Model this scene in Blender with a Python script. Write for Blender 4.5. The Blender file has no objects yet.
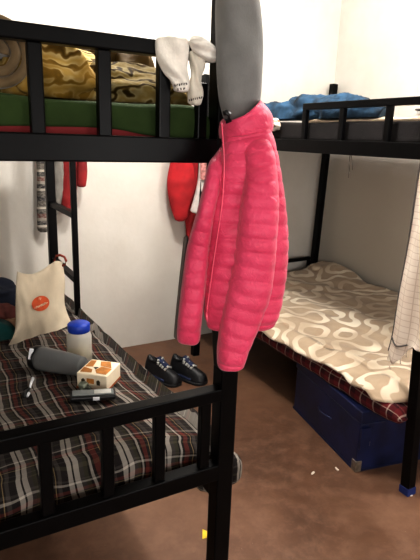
import bpy, bmesh, math, random
from mathutils import Vector, Matrix, noise

random.seed(7)
SC = bpy.context.scene
COL = SC.collection
V = Vector
PI = math.pi

# ------------------------------------------------------------------ camera
FPX, YAW, PITCH, ROLL, EYE = 515.74, 0.5107, 0.2678, 0.0352, 1.4442
FW = V((math.sin(YAW)*math.cos(PITCH), math.cos(YAW)*math.cos(PITCH), -math.sin(PITCH)))
R0 = V((math.cos(YAW), -math.sin(YAW), 0)); U0 = R0.cross(FW)
RT = math.cos(ROLL)*R0 + math.sin(ROLL)*U0
UP = -math.sin(ROLL)*R0 + math.cos(ROLL)*U0
FH = V((math.sin(YAW), math.cos(YAW), 0))
O = V((0, 0, EYE))
cd = bpy.data.cameras.new('camera'); cam = bpy.data.objects.new('camera', cd); COL.objects.link(cam)
cd.sensor_width = 36; cd.lens = 36*FPX/560; cd.clip_start = .02
M = Matrix((RT, UP, -FW)).transposed().to_4x4(); M.translation = O
cam.matrix_world = M
SC.camera = cam

def ray(u, v): return FW + RT*((u-210)/FPX) + UP*((280-v)/FPX)
def at(u, v, ax, val):                       # point of the photo on the world plane x/y/z = val
    d = ray(u, v); i = 'xyz'.index(ax)
    return O + d*((val-O[i])/d[i])
def atD(u, v, D):                            # point at horizontal distance D in front of the viewer
    d = ray(u, v); return O + d*(D/d.dot(FH))

# ------------------------------------------------------------------ room numbers (metres)
LX, LY, RX, RY, W, L, YW = 0.6185, 1.0077, 1.6823, 1.2335, 1.075, 1.934, 3.2396
XR = 2.845
ZG, ZB, ZL, ZM = 1.6232, 1.3944, 0.8497, 0.5906

# ------------------------------------------------------------------ node helpers
class NT:
    def __init__(s, name):
        s.m = bpy.data.materials.new(name); s.m.use_nodes = True
        s.t = s.m.node_tree; s.n = s.t.nodes; s.l = s.t.links
        s.b = s.n['Principled BSDF']
    def node(s, ty, **kw):
        n = s.n.new(ty)
        for k, v in kw.items(): setattr(n, k, v)
        return n
    def put(s, sock, val):
        if isinstance(val, bpy.types.NodeSocket): s.l.new(val, sock)
        else: sock.default_value = val
    def math(s, op, a, b=None, c=None):
        n = s.node('ShaderNodeMath', operation=op)
        s.put(n.inputs[0], a)
        if b is not None: s.put(n.inputs[1], b)
        if c is not None: s.put(n.inputs[2], c)
        return n.outputs[0]
    def mix(s, f, a, b, mode='MIX'):
        n = s.node('ShaderNodeMix', data_type='RGBA', blend_type=mode)
        s.put(n.inputs[0], f)
        s.put(n.inputs[6], a if isinstance(a, bpy.types.NodeSocket) else c4(a))
        s.put(n.inputs[7], b if isinstance(b, bpy.types.NodeSocket) else c4(b))
        return n.outputs[2]
    def ramp(s, fac, stops, interp='LINEAR'):
        n = s.node('ShaderNodeValToRGB'); r = n.color_ramp; r.interpolation = interp
        while len(r.elements) < len(stops): r.elements.new(.5)
        for e, (p, c) in zip(r.elements, stops): e.position = p; e.color = c4(c)
        s.put(n.inputs[0], fac); return n.outputs[0]
    def noise(s, vec, scale, detail=3, rough=.55, dist=0):
        n = s.node('ShaderNodeTexNoise'); n.inputs['Scale'].default_value = scale
        n.inputs['Detail'].default_value = detail; n.inputs['Roughness'].default_value = rough
        n.inputs['Distortion'].default_value = dist
        if vec is not None: s.l.new(vec, n.inputs['Vector'])
        return n.outputs[0]
    def co(s, kind='Object'): return s.node('ShaderNodeTexCoord').outputs[kind]
    def bump(s, h, strength, dist=.01):
        n = s.node('ShaderNodeBump'); n.inputs['Strength'].default_value = strength
        n.inputs['Distance'].default_value = dist; s.l.new(h, n.inputs['Height'])
        s.l.new(n.outputs[0], s.b.inputs['Normal'])
    def done(s, col=None, rough=.6, metal=0, spec=None, sheen=0):
        if col is not None: s.put(s.b.inputs['Base Color'], col if isinstance(col, bpy.types.NodeSocket) else c4(col))
        s.put(s.b.inputs['Roughness'], rough); s.put(s.b.inputs['Metallic'], metal)
        if spec is not None: s.put(s.b.inputs['Specular IOR Level'], spec)
        if sheen: s.put(s.b.inputs['Sheen Weight'], sheen)
        return s.m
def c4(c): return (c[0], c[1], c[2], 1) if len(c) == 3 else tuple(c)
def srgb(r, g, b):
    f = lambda x: (x/255/12.92) if x <= 10 else ((x/255+.055)/1.055)**2.4
    return (f(r), f(g), f(b))

def plain(name, col, rough=.6, metal=0, var=.12, scale=18, bump=0, bscale=120, sheen=0, spec=None):
    t = NT(name); co = t.co()
    n = t.noise(co, scale, 3)
    d = tuple(max(0, c*(1-var*2)) for c in col); e = tuple(min(1, c*(1+var)) for c in col)
    c = t.ramp(n, [(.3, d), (.7, e)])
    if bump: t.bump(t.noise(co, bscale, 2), bump, .004)
    return t.done(c, rough, metal, spec, sheen)

def stripes(t, coord, freq, stops):
    f = t.math('FRACT', t.math('MULTIPLY', coord, freq))
    return t.ramp(f, stops, 'CONSTANT')

def plaid(name, fx, fy, sx, sy, rough=.9, fac=.5, bump=.25, dark=1.0, warp=.012):
    t = NT(name); uv = t.co('UV')
    nz = t.node('ShaderNodeTexNoise'); nz.inputs['Scale'].default_value = 6; t.l.new(uv, nz.inputs['Vector'])
    sep = t.node('ShaderNodeSeparateXYZ'); t.l.new(uv, sep.inputs[0])
    w = t.math('MULTIPLY', t.math('SUBTRACT', nz.outputs[0], .5), warp*2)
    a = stripes(t, t.math('ADD', sep.outputs[0], w), fx, sx)
    b = stripes(t, t.math('ADD', sep.outputs[1], w), fy, sy)
    c = t.mix(fac, a, b)
    if dark != 1: c = t.mix(1, c, (dark, dark, dark), 'MULTIPLY')
    t.bump(t.noise(uv, 160, 2), bump, .003)
    return t.done(c, rough, 0, .2)

# ------------------------------------------------------------------ materials
MT = {}
MT['metal'] = plain('black_painted_steel', srgb(6, 5, 6), .36, 0, .3, 14, .05, 60, 0, .14)
MT['metal_blue'] = plain('blue_painted_foot', srgb(28, 48, 110), .5)
MT['board'] = plain('brown_board', srgb(92, 66, 48), .6, 0, .2, 9)
MT['ply'] = plain('plywood', srgb(120, 92, 66), .8, 0, .15, 8)

def m_wall(name, stain):
    t = NT(name); co = t.co()
    n = t.noise(co, 2.2, 4, .6)
    c = t.ramp(n, [(.3, srgb(203, 198, 190)), (.7, srgb(216, 212, 205))])
    if stain:
        sep = t.node('ShaderNodeSeparateXYZ'); t.l.new(co, sep.inputs[0])
        nb = t.noise(co, 11, 4, .6)
        h = t.math('ADD', sep.outputs[2], t.math('MULTIPLY', t.math('SUBTRACT', nb, .5), .14))
        f = t.ramp(t.math('MULTIPLY', h, .5), [(.615, (1, 1, 1)), (.655, (0, 0, 0))])
        c = t.mix(t.math('MULTIPLY', f, .8), c, srgb(204, 197, 184))
    t.bump(t.noise(co, 30, 5), .12, .01)
    return t.done(c, .85)
MT['wall'] = m_wall('wall_plaster', False)
MT['wall_damp'] = m_wall('wall_plaster_damp', True)

def m_floor():
    t = NT('brown_concrete'); co = t.co()
    a = t.noise(co, 2.0, 5, .65, .4); b = t.noise(co, 14, 5, .7, .2); s = t.noise(co, 60, 3, .7)
    c = t.ramp(a, [(.3, srgb(86, 61, 46)), (.5, srgb(103, 74, 56)), (.72, srgb(118, 88, 68))])
    c = t.mix(t.math('MULTIPLY', t.ramp(b, [(.45, (0, 0, 0)), (.7, (1, 1, 1))]), .5), c, srgb(134, 103, 82))
    c = t.mix(t.ramp(s, [(.70, (0, 0, 0)), (.76, (.5, .5, .5))]), c, srgb(160, 134, 116))
    t.bump(b, .15, .01)
    return t.done(c, t.ramp(b, [(.3, (.38,)*3), (.7, (.62,)*3)]))
MT['floor'] = m_floor()

K, G, Wt, RD, OL, YE = srgb(34, 27, 26), srgb(78, 72, 68), srgb(186, 178, 168), srgb(112, 50, 42), srgb(74, 70, 54), srgb(166, 144, 104)
MT['plaid'] = plaid('dark_tartan', 8.6, 9.4,
    [(0, K), (.08, Wt), (.17, K), (.20, Wt), (.30, G), (.38, OL), (.46, K), (.50, Wt), (.55, K), (.60, RD), (.70, K), (.78, YE), (.80, K), (.84, G), (.93, K)],
    [(0, K), (.10, G), (.14, K), (.34, YE), (.36, K), (.40, RD), (.50, K), (.62, Wt), (.67, K), (.70, G), (.74, K), (.9, OL), (.96, K)], fac=.42, warp=.02, dark=.66)
# one evenly darkened tartan serves both the top and the front face
MT['plaid_red'] = plaid('red_tartan', 14, 14,
    [(0, srgb(100, 34, 38)), (.40, srgb(54, 24, 30)), (.84, srgb(178, 162, 150)), (.94, srgb(100, 34, 38))],
    [(0, srgb(106, 36, 40)), (.45, srgb(60, 24, 28)), (.84, srgb(172, 154, 140)), (.94, srgb(106, 36, 40))], fac=.5)

def m_truchet():
    t = NT('beige_ribbon_blanket'); uv = t.co('UV')
    dn = t.node('ShaderNodeTexNoise'); dn.inputs['Scale'].default_value = 4; t.l.new(uv, dn.inputs['Vector'])
    vm = t.node('ShaderNodeVectorMath', operation='MULTIPLY_ADD')
    t.l.new(dn.outputs[1], vm.inputs[0]); vm.inputs[1].default_value = (.16, .16, 0); t.l.new(uv, vm.inputs[2])
    sep = t.node('ShaderNodeSeparateXYZ'); t.l.new(vm.outputs[0], sep.inputs[0])
    k = 7.4
    x = t.math('MULTIPLY', sep.outputs[0], k); y = t.math('MULTIPLY', sep.outputs[1], k)
    cx, cy = t.math('FLOOR', x), t.math('FLOOR', y)
    fx, fy = t.math('FRACT', x), t.math('FRACT', y)
    cb = t.node('ShaderNodeCombineXYZ'); t.l.new(cx, cb.inputs[0]); t.l.new(cy, cb.inputs[1])
    wn = t.node('ShaderNodeTexWhiteNoise', noise_dimensions='3D'); t.l.new(cb.outputs[0], wn.inputs[0])
    flip = t.math('GREATER_THAN', wn.outputs[0], .5)
    fx2 = t.math('ABSOLUTE', t.math('SUBTRACT', fx, flip))
    def arc(a, b):
        d = t.math('SQRT', t.math('ADD', t.math('MULTIPLY', a, a), t.math('MULTIPLY', b, b)))
        return t.math('ABSOLUTE', t.math('SUBTRACT', d, .5))
    d = t.math('MINIMUM', arc(fx2, fy), arc(t.math('SUBTRACT', 1, fx2), t.math('SUBTRACT', 1, fy)))
    f = t.ramp(d, [(.115, (1, 1, 1)), (.15, (0, 0, 0))])
    n = t.noise(uv, 9, 3)
    base = t.ramp(n, [(.3, srgb(176, 156, 134)), (.7, srgb(194, 175, 152))])
    rib = t.ramp(t.noise(uv, 3.1, 2), [(.42, srgb(206, 190, 168)), (.6, srgb(236, 226, 208))])
    c = t.mix(f, base, rib)
    t.bump(t.noise(uv, 150, 2), .2, .003)
    return t.done(c, .9, 0, .2, .2)
MT['ribbon'] = m_truchet()

def m_jacket():
    t = NT('pink_quilted_nylon'); co = t.co()
    n = t.noise(co, 9, 4, .6)
    c = t.ramp(n, [(.3, srgb(194, 52, 90)), (.7, srgb(216, 76, 114))])
    t.bump(t.noise(co, 42, 4, .65, 1.2), .34, .012)
    return t.done(c, .5, 0, .4, .25)
MT['pink'] = m_jacket()
MT['pink_dark'] = plain('pink_seam_tape', srgb(176, 34, 66), .5)
MT['zip'] = plain('pale_pink_zip', srgb(232, 96, 124), .4)
MT['grey_knit'] = plain('grey_knit', srgb(122, 122, 121), .95, 0, .05, 30, .15, 260, .2)
MT['grey_strip'] = plain('grey_sleeve_edge', srgb(104, 98, 92), .9, 0, .05, 20, .2)  # plain grey for the strip along the sleeve edge
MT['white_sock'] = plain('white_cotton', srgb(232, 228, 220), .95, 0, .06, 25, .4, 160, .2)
MT['grey_sock'] = plain('greyish_cotton', srgb(208, 202, 190), .95, 0, .06, 25, .4, 160, .2)  # slightly greyer cotton for the slim sock
MT['mark'] = plain('dark_thread', srgb(66, 60, 62), .9)

def m_gold(name='gold_satin_scroll_print', dim=1):
    t = NT(name); co = t.co()
    wv = t.node('ShaderNodeTexWave', wave_type='RINGS'); wv.inputs['Scale'].default_value = 11
    wv.inputs['Distortion'].default_value = 9; wv.inputs['Detail'].default_value = 1.5; wv.inputs['Detail Scale'].default_value = 2.2
    t.l.new(co, wv.inputs['Vector'])
    f = t.ramp(wv.outputs[0], [(.0, srgb(74, 56, 22)), (.16, srgb(128, 102, 46)), (.34, srgb(212, 194, 142)), (1, srgb(182, 156, 92))])
    n = t.noise(co, 7, 3)
    c = t.mix(t.ramp(n, [(.48, (0, 0, 0)), (.68, (.8, .8, .8))]), f, srgb(128, 98, 36))
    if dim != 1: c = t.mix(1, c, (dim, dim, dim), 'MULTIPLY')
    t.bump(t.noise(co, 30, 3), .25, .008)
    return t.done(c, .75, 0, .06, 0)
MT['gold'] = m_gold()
MT['gold_shaded'] = m_gold('shaded_gold_satin_scroll_print', .42)  # shaded copy of the gold print, darkened where the bulb overexposes the folds
MT['darkgold'] = plain('dark_olive_brown_satin', srgb(78, 60, 28), .75, 0, .4, 8, .3, 26, 0, .06)
MT['rollbrown'] = plain('brown_plush', srgb(112, 92, 62), .75, 0, .25, 14, .4, 60, .4)
MT['green'] = plain('green_sheet', srgb(50, 66, 34), .9, 0, .15, 9, .15, 60, 0, .15)
def m_redmat():
    t = NT('red_patterned_ticking'); co = t.co()
    vo = t.node('ShaderNodeTexVoronoi'); vo.inputs['Scale'].default_value = 13; t.l.new(co, vo.inputs['Vector'])
    f = t.ramp(vo.outputs[0], [(.20, (1, 1, 1)), (.27, (0, 0, 0))])
    n = t.noise(co, 40, 2)
    c = t.mix(t.math('MULTIPLY', f, t.ramp(n, [(.45, (0, 0, 0)), (.55, (.9, .9, .9))])), srgb(128, 34, 36), srgb(196, 146, 76))
    return t.done(c, .8)
MT['redmat'] = m_redmat()
MT['darkmat'] = plain('dark_brown_mattress', srgb(24, 18, 18), .85, 0, .2, 12, .2)
MT['denim'] = plain('blue_cotton', srgb(40, 70, 94), .9, 0, .5, 9, .5, 50)
MT['beige_sheet'] = plain('beige_sheet', srgb(206, 188, 166), .9, 0, .1, 6, .2, 40)
def m_hanky():
    t = NT('white_brown_spotted_cloth'); co = t.co()
    n = t.noise(co, 34, 2)
    return t.done(t.ramp(n, [(.42, srgb(120, 92, 72)), (.5, srgb(232, 222, 206))]), .9)
MT['hanky'] = m_hanky()
MT['silver'] = plain('silver_plastic', srgb(196, 196, 192), .35, .2, .05)
MT['redcloth'] = plain('red_cotton', srgb(176, 36, 44), .85, 0, .18, 8, .25, 40)
MT['darkred'] = plain('dark_red_cotton', srgb(142, 36, 38), .85, 0, .2, 8, .25, 40)
MT['paleband'] = plain('pale_grey_white_knit', srgb(208, 200, 196), .9, 0, .08, 20)
MT['pinkband'] = plain('pale_pink_lace', srgb(208, 150, 146), .9, 0, .25, 60)
def m_scarf():
    t = NT('fair_isle_knit'); uv = t.co('UV')
    sep = t.node('ShaderNodeSeparateXYZ'); t.l.new(uv, sep.inputs[0])
    a = stripes(t, sep.outputs[1], 4.6, [(0, srgb(96, 90, 84)), (.12, srgb(190, 182, 170)), (.18, srgb(58, 54, 56)), (.30, srgb(150, 144, 134)), (.38, srgb(104, 66, 60)), (.5, srgb(70, 68, 66)), (.62, srgb(186, 178, 166)), (.68, srgb(98, 92, 86)), (.85, srgb(60, 58, 60))])
    n = t.noise(uv, 90, 2)
    return t.done(t.mix(t.ramp(n, [(.45, (0, 0, 0)), (.6, (.45, .45, .45))]), a, srgb(170, 164, 154)), .95)
MT['scarf'] = m_scarf()
MT['greycloth'] = plain('grey_cotton', srgb(128, 124, 118), .9, 0, .12, 10)
def m_check():
    t = NT('ivory_windowpane_cloth'); uv = t.co('UV')
    sep = t.node('ShaderNodeSeparateXYZ'); t.l.new(uv, sep.inputs[0])
    def ln(c, f, w): return t.math('LESS_THAN', t.math('FRACT', t.math('MULTIPLY', c, f)), w)
    f = t.math('MAXIMUM', ln(sep.outputs[0], 24, .09), ln(sep.outputs[1], 40, .12))
    n = t.noise(uv, 8, 3)
    base = t.ramp(n, [(.3, srgb(218, 204, 190)), (.7, srgb(234, 224, 212))])
    return t.done(t.mix(t.math('MULTIPLY', f, .34), base, srgb(160, 130, 110)), .9, 0, .2)
MT['check'] = m_check()
MT['hemgrey'] = plain('grey_hem', srgb(98, 92, 88), .9)
MT['navy'] = plain('navy_painted_tin', srgb(18, 29, 70), .42, .0, .3, 7, .08, 40)
MT['navy_edge'] = plain('dark_navy_edging', srgb(18, 28, 66), .4)
MT['steel'] = plain('worn_steel', srgb(150, 140, 126), .4, .7, .2, 40)
MT['canvas'] = plain('cream_canvas', srgb(198, 186, 166), .95, 0, .06, 10, .3, 200)
MT['orange'] = plain('orange_print', srgb(196, 88, 48), .7)
MT['cream'] = plain('cream_print', srgb(236, 214, 188), .8)
MT['strap'] = plain('rust_brown_strap', srgb(132, 52, 36), .7)
MT['bluelid'] = plain('blue_plastic', srgb(26, 66, 176), .4)
def glassy(name, col, rough, trans, alpha=1):
    t = NT(name); t.done(col, rough); t.put(t.b.inputs['Transmission Weight'], trans); t.put(t.b.inputs['IOR'], 1.2)
    return t.m
MT['clearplastic'] = glassy('frosted_clear_plastic', srgb(240, 238, 230), .35, .55)
MT['smoke'] = glassy('smoky_grey_plastic', srgb(132, 134, 134), .3, .35)
MT['powder'] = plain('cream_powder', srgb(232, 218, 186), .95)
MT['blackplastic'] = plain('black_plastic', srgb(16, 16, 18), .35)
MT['whiteplastic'] = plain('white_plastic', srgb(226, 228, 232), .4)
MT['greyplastic'] = plain('grey_plastic', srgb(112, 118, 118), .4)
MT['boxcream'] = plain('cream_card', srgb(244, 232, 208), .6, 0, .03)
MT['boxorange'] = plain('orange_card', srgb(196, 132, 60), .6, 0, .18, 30)
MT['boxbrown'] = plain('orange_brown_card', srgb(168, 92, 44), .6)
MT['boxdark'] = plain('dark_olive_print', srgb(64, 56, 36), .6)
MT['foil'] = plain('crumpled_foil', srgb(170, 182, 168), .3, .5, .3, 60)
MT['shoeblack'] = plain('black_shoe_leather', srgb(20, 20, 24), .5, 0, .2, 20)
MT['shoesole'] = plain('dark_rubber', srgb(30, 30, 32), .7)
MT['lace'] = plain('white_lace', srgb(200, 200, 196), .9)
MT['lacenavy'] = plain('navy_lace', srgb(44, 54, 86), .9)
MT['navycloth'] = plain('navy_cloth', srgb(26, 32, 50), .95, 0, .2, 9, .4, 40)
MT['dustypink'] = plain('dusty_pink_cloth', srgb(134, 78, 72), .95, 0, .25, 12, .4, 40)
MT['tan'] = plain('tan_cloth', srgb(168, 134, 106), .95, 0, .15, 12, .3, 40)
MT['teal'] = plain('teal_plastic', srgb(28, 92, 92), .3)
MT['yellow'] = plain('yellow_plastic', srgb(226, 196, 40), .5)
MT['paper'] = plain('white_paper', srgb(214, 206, 196), .9)
MT['cord'] = plain('dark_cord', srgb(96, 88, 80), .9)

# ------------------------------------------------------------------ object helpers
def link(name, me, m=None, parent=None, smooth=True):
    o = bpy.data.objects.new(name, me); COL.objects.link(o)
    if m is not None:
        for k in (m if isinstance(m, (list, tuple)) else [m]): me.materials.append(MT[k])
    if smooth: me.shade_smooth()
    if parent is not None:
        o.parent = parent
        if parent.type == 'EMPTY':
            o.matrix_parent_inverse = Matrix.Translation(-parent.location)
    return o
def obj(name, bm, m, parent=None, smooth=True):
    bmesh.ops.recalc_face_normals(bm, faces=bm.faces[:])
    me = bpy.data.meshes.new(name); bm.to_mesh(me); bm.free()
    return link(name, me, m, parent, smooth)
def grid_obj(name, pts, m, parent=None, uv=None, closed_u=False, cap=False, smooth=True, solid=0):
    """pts[row][col] -> one quad mesh, with uv[row][col]"""
    nr, nc = len(pts), len(pts[0])
    vs = [tuple(p) for r in pts for p in r]; fs = []; uvs = []
    for i in range(nr-1):
        for j in range(nc if closed_u else nc-1):
            k = (j+1) % nc
            fs.append((i*nc+j, i*nc+k, (i+1)*nc+k, (i+1)*nc+j))
            if uv:
                def g(a, b, w): return uv[a][b] if not w else (uv[a][b-1][0]+.05, uv[a][b-1][1])
                uvs += [uv[i][j], uv[i][k], uv[i+1][k], uv[i+1][j]]
    if cap:
        for i, flip in ((0, 1), (nr-1, 0)):
            f = [i*nc+j for j in range(nc)]; fs.append(tuple(reversed(f)) if flip else tuple(f))
            if uv: uvs += [uv[i][j] for j in (range(nc-1, -1, -1) if flip else range(nc))]
    me = bpy.data.meshes.new(name); me.from_pydata(vs, [], fs)
    if uv:
        lay = me.uv_layers.new(name='UVMap')
        for d, c in zip(lay.data, uvs): d.uv = c
    me.update()
    bm = bmesh.new(); bm.from_mesh(me); bmesh.ops.recalc_face_normals(bm, faces=bm.faces[:]); bm.to_mesh(me); bm.free()
    o = link(name, me, m, parent, smooth)
    if solid:
        s = o.modifiers.new('thickness', 'SOLIDIFY'); s.thickness = solid; s.offset = 0
    return o
def thing(name, label, cat, loc, group=None):
    o = bpy.data.objects.new(name, None); COL.objects.link(o); o.location = loc
    o.empty_display_size = .05
    return tag(o, label, cat, group)
def tag(o, label, cat, group=None):
    o['label'] = label; o['category'] = cat
    if group: o['group'] = group
    return o
def struct(o, label=None):
    o['kind'] = 'structure'
    if label: o['label'] = label
    return o
def box_bm(x0, x1, y0, y1, z0, z1, bev=0, seg=2, bm=None):
    bm = bm or bmesh.new()
    r = bmesh.ops.create_cube(bm, size=1)
    for v in r['verts']:
        v.co = V((x0+(v.co.x+.5)*(x1-x0), y0+(v.co.y+.5)*(y1-y0), z0+(v.co.z+.5)*(z1-z0)))
    if bev:
        es = list({e for v in r['verts'] for e in v.link_edges})
        bmesh.ops.bevel(bm, geom=es, offset=bev, segments=seg, affect='EDGES', profile=.5)
    return bm
def bar_bm(a, b, w, h=None, bev=.003, bm=None, side=None):
    """square tube from a to b"""
    a, b = V(a), V(b); h = h or w; d = (b-a); Lg = d.length; d.normalize()
    s = V(side) if side else (V((1, 0, 0)) if abs(d.z) > .8 else d.cross(V((0, 0, 1))))
    s = (s - d*s.dot(d)).normalized(); t = d.cross(s)
    bm = bm or bmesh.new()
    r = bmesh.ops.create_cube(bm, size=1)
    for v in r['verts']:
        c = v.co.copy(); v.co = a + d*((c.z+.5)*Lg) + s*(c.x*w) + t*(c.y*h)
    if bev:
        es = list({e for v in r['verts'] for e in v.link_edges})
        bmesh.ops.bevel(bm, geom=es, offset=bev, segments=2, affect='EDGES', profile=.5)
    return bm
def bar(name, a, b, w, h=None, parent=None, m='metal', side=None):
    return obj(name, bar_bm(a, b, w, h, side=side), m, parent, smooth=False)
def pipe_pts(pts, r, n=8):
    rows = []
    P = [V(p) for p in pts]
    for i, p in enumerate(P):
        d = (P[min(i+1, len(P)-1)]-P[max(i-1, 0)]).normalized()
        s = d.cross(V((0, 0, 1)) if abs(d.z) < .9 else V((1, 0, 0))).normalized(); t = d.cross(s)
        rr = r[i] if isinstance(r, (list, tuple)) else r
        rows.append([p + s*math.cos(2*PI*k/n)*rr + t*math.sin(2*PI*k/n)*rr for k in range(n)])
    return rows
def pipe(name, pts, r, m, parent=None, n=8):
    return grid_obj(name, pipe_pts(pts, r, n), m, parent, closed_u=True, cap=True)
def lerp(a, b, t): return a+(b-a)*t
def interp(rows, s):
    s = max(0, min(len(rows)-1, s)); i = min(int(s), len(rows)-2); f = s-i
    p0 = rows[max(i-1, 0)]; p1 = rows[i]; p2 = rows[i+1]; p3 = rows[min(i+2, len(rows)-1)]
    return [.5*((2*b)+(-a+c)*f+(2*a-5*b+4*c-d)*f*f+(-a+3*b-3*c+d)*f**3) for a, b, c, d in zip(p0, p1, p2, p3)]
def cloth_tube(name, rows, m, parent=None, nr=40, n=28, puff=0, pitch=14, wr=.0, seed=0, tilt=0, cap=True, flat=1.0, round_ends=True, endk=.55, fold=0, nfold=5):
    """rows: (u, v, half width in px, distance D, half depth m) down a hanging cloth; flattened tube with quilt puffs"""
    P = []; UVS = []
    tot = sum(math.hypot(rows[i+1][0]-rows[i][0], rows[i+1][1]-rows[i][1]) for i in range(len(rows)-1))
    samples = []
    for i in range(nr+1): samples.append(i/nr*(len(rows)-1))
    run = 0; last = None
    for i, s in enumerate(samples):
        u, v, w, D, dp = interp(rows, s)
        a = interp(rows, s-.15); b = interp(rows, s+.15)
        tu, tv = b[0]-a[0], b[1]-a[1]; q = math.hypot(tu, tv) or 1
        nx, ny = tv/q, -tu/q
        if nx < 0: nx, ny = -nx, -ny
        if last: run += math.hypot(u-last[0], v-last[1])
        last = (u, v)
        e = 1.0
        if round_ends:
            t = i/nr
            for tt in (t, 1-t):
                if tt < .05: e = min(e, endk+(1-endk)*math.sqrt(max(0, 1-(1-tt/.05)**2)))
        pf = 1+puff*(abs(math.sin(PI*run/pitch))**.45-.7) if puff else 1
        c = atD(u, v, D)
        lat = atD(u+nx*w, v+ny*w, D)-c
        row = []; ur = []
        for k in range(n):
            th = 2*PI*k/n
            cx, sx = math.cos(th), math.sin(th)
            ex = math.copysign(abs(cx)**flat, cx); ey = math.copysign(abs(sx)**flat, sx)
            fd = 1+fold*math.sin(nfold*th+seed+2*s) if fold else 1
            p = c + lat*(ex*e*(1+(pf-1)*.22)) - FH*(ey*dp*e*pf*fd)
            if wr:
                p = p - FH*(wr*(noise.noise(p*16+V((seed*7, 0, 0)))*1.0+noise.noise(p*40+V((0, seed*5, 0)))*.5)) 
            row.append(p); ur.append((k/n*lat.length*3, c.z))
        P.append(row); UVS.append(ur)
    return grid_obj(name, P, m, parent, uv=UVS, closed_u=True, cap=cap)
def bundle(name, c, r, m, parent=None, rot=0, amp=.25, freq=(9, 9, 9), seed=0, zmin=None, nu=56, nv=32, sq=.8, tiltx=0):
    """crumpled heap of cloth: a superellipsoid with ridged folds, flat where it lies"""
    c = V(c); P = []
    R = Matrix.Rotation(rot, 3, 'Z') @ Matrix.Rotation(tiltx, 3, 'X')
    for i in range(nv+1):
        ph = -PI/2+PI*i/nv; row = []
        for j in range(nu):
            th = 2*PI*j/nu
            d = V((math.copysign(abs(math.cos(th))**sq, math.cos(th))*abs(math.cos(ph))**sq,
                   math.copysign(abs(math.sin(th))**sq, math.sin(th))*abs(math.cos(ph))**sq,
                   math.copysign(abs(math.sin(ph))**sq, math.sin(ph))))
            q = V((d.x*r[0], d.y*r[1], d.z*r[2]))
            s = V((q.x*freq[0], q.y*freq[1], q.z*freq[2]))+V((seed*3.1, seed*1.7, seed))
            n1 = noise.noise(s); n2 = noise.noise(s*2.3+V((5, 1, 2)))
            k = 1+amp*((1-abs(n1)*2.2)*.7+n2*.5-.2)
            p = c+R@(q*k)
            if zmin is not None and p.z < zmin: p.z = zmin+.0005*noise.noise(p*40)
            row.append(p)
        P.append(row)
    return grid_obj(name, P, m, parent, closed_u=True)
def lathe(name, prof, m, parent, base, axis=V((0, 0, 1)), n=28):
    axis = V(axis).normalized(); s = axis.cross(V((0, 0, 1)) if abs(axis.z) < .9 else V((1, 0, 0))).normalized(); t = axis.cross(s)
    P = [[V(base)+axis*h+(s*math.cos(2*PI*k/n)+t*math.sin(2*PI*k/n))*max(r, .0004) for k in range(n)] for r, h in prof]
    return grid_obj(name, P, m, parent, closed_u=True, cap=True)
def mod_bevel(o, w, seg=3):
    b = o.modifiers.new('soft edges', 'BEVEL'); b.width = w; b.segments = seg; b.limit_method = 'ANGLE'
def uv_box(o):
    """box-projected UV in metres"""
    me = o.data; lay = me.uv_layers.new(name='UVMap')
    for p in me.polygons:
        nx, ny, nz = (abs(a) for a in p.normal)
        for li in p.loop_indices:
            c = me.vertices[me.loops[li].vertex_index].co
            lay.data[li].uv = (c.x, c.y) if nz >= max(nx, ny) else ((c.x, c.z) if ny >= nx else (c.y, c.z))

# ------------------------------------------------------------------ the room
def slab(name, *b, m='wall'): return struct(obj(name, box_bm(*b), m, None, False))
slab('floor', -1.6, XR+.1, -2.2, YW+.1, -.1, 0, m='floor')
slab('ceiling', -1.6, XR+.1, -2.2, YW+.1, 2.75, 2.85)
slab('wall_back', -1.6, XR+.1, YW, YW+.1, 0, 2.75)
slab('wall_right', XR, XR+.1, -2.2, YW, 0, 2.75, m='wall_damp')
slab('wall_left', -1.7, -1.6, -2.2, YW, 0, 2.75)
slab('wall_front', -1.6, XR+.1, -2.3, -2.2, 0, 2.75)

# ------------------------------------------------------------------ left bunk bed
LXT = LX-.038                                   # the upper half of the near post leans in a little
bedL = thing('bunk_bed', 'black steel bunk bed on the left with a guard rail, footboard and ladder', 'bunk bed', (LX-W/2, LY+L/2, 0))
def post(parent, pts, w=.047):
    bm = bmesh.new()
    for a, b in zip(pts[:-1], pts[1:]): bar_bm(a, b, w, w, .004, bm, side=(1, 0, 0))
    return obj('post', bm, 'metal', parent, False)
XL = LX-W
post(bedL, [(LX, LY, 0), (LX, LY, .9), (LXT, LY, 1.3), (LXT, LY, 1.86)])
post(bedL, [(LX, LY+L, 0), (LX, LY+L, 1.86)])
post(bedL, [(XL, LY, 0), (XL, LY, 1.86)])
post(bedL, [(XL, LY+L, 0), (XL, LY+L, 1.86)])
YF = LY-.004
bar('guard_rail', (XL, YF, ZG-.014), (LXT, YF, ZG-.014), .03, .028, bedL)
bar('base_rail', (XL, YF, ZB+.024), (LXT, YF, ZB+.024), .036, .05, bedL)
bar('footboard_top_rail', (XL, YF, ZL-.016), (LX, YF, ZL-.016), .036, .033, bedL)
bar('footboard_bottom_rail', (XL, YF, ZM+.022), (LX, YF, ZM+.022), .036, .046, bedL)
for x in (-.19, -.06, .068, .194, .318, .44):
    bar('baluster', (x, YF, ZB+.045), (x, YF, ZG-.028), .025, .022, bedL, side=(1, 0, 0))
bar('baluster', (LXT-.05, YF+.01, ZB+.045), (LXT-.05, YF+.01, ZB+.16), .022, .022, bedL, side=(1, 0, 0))
for x in (-.23, -.10, .035, .173, .310, .437, .560):
    bar('baluster', (x, YF, ZM+.04), (x, YF, ZL-.03), .027, .022, bedL, side=(1, 0, 0))
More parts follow.
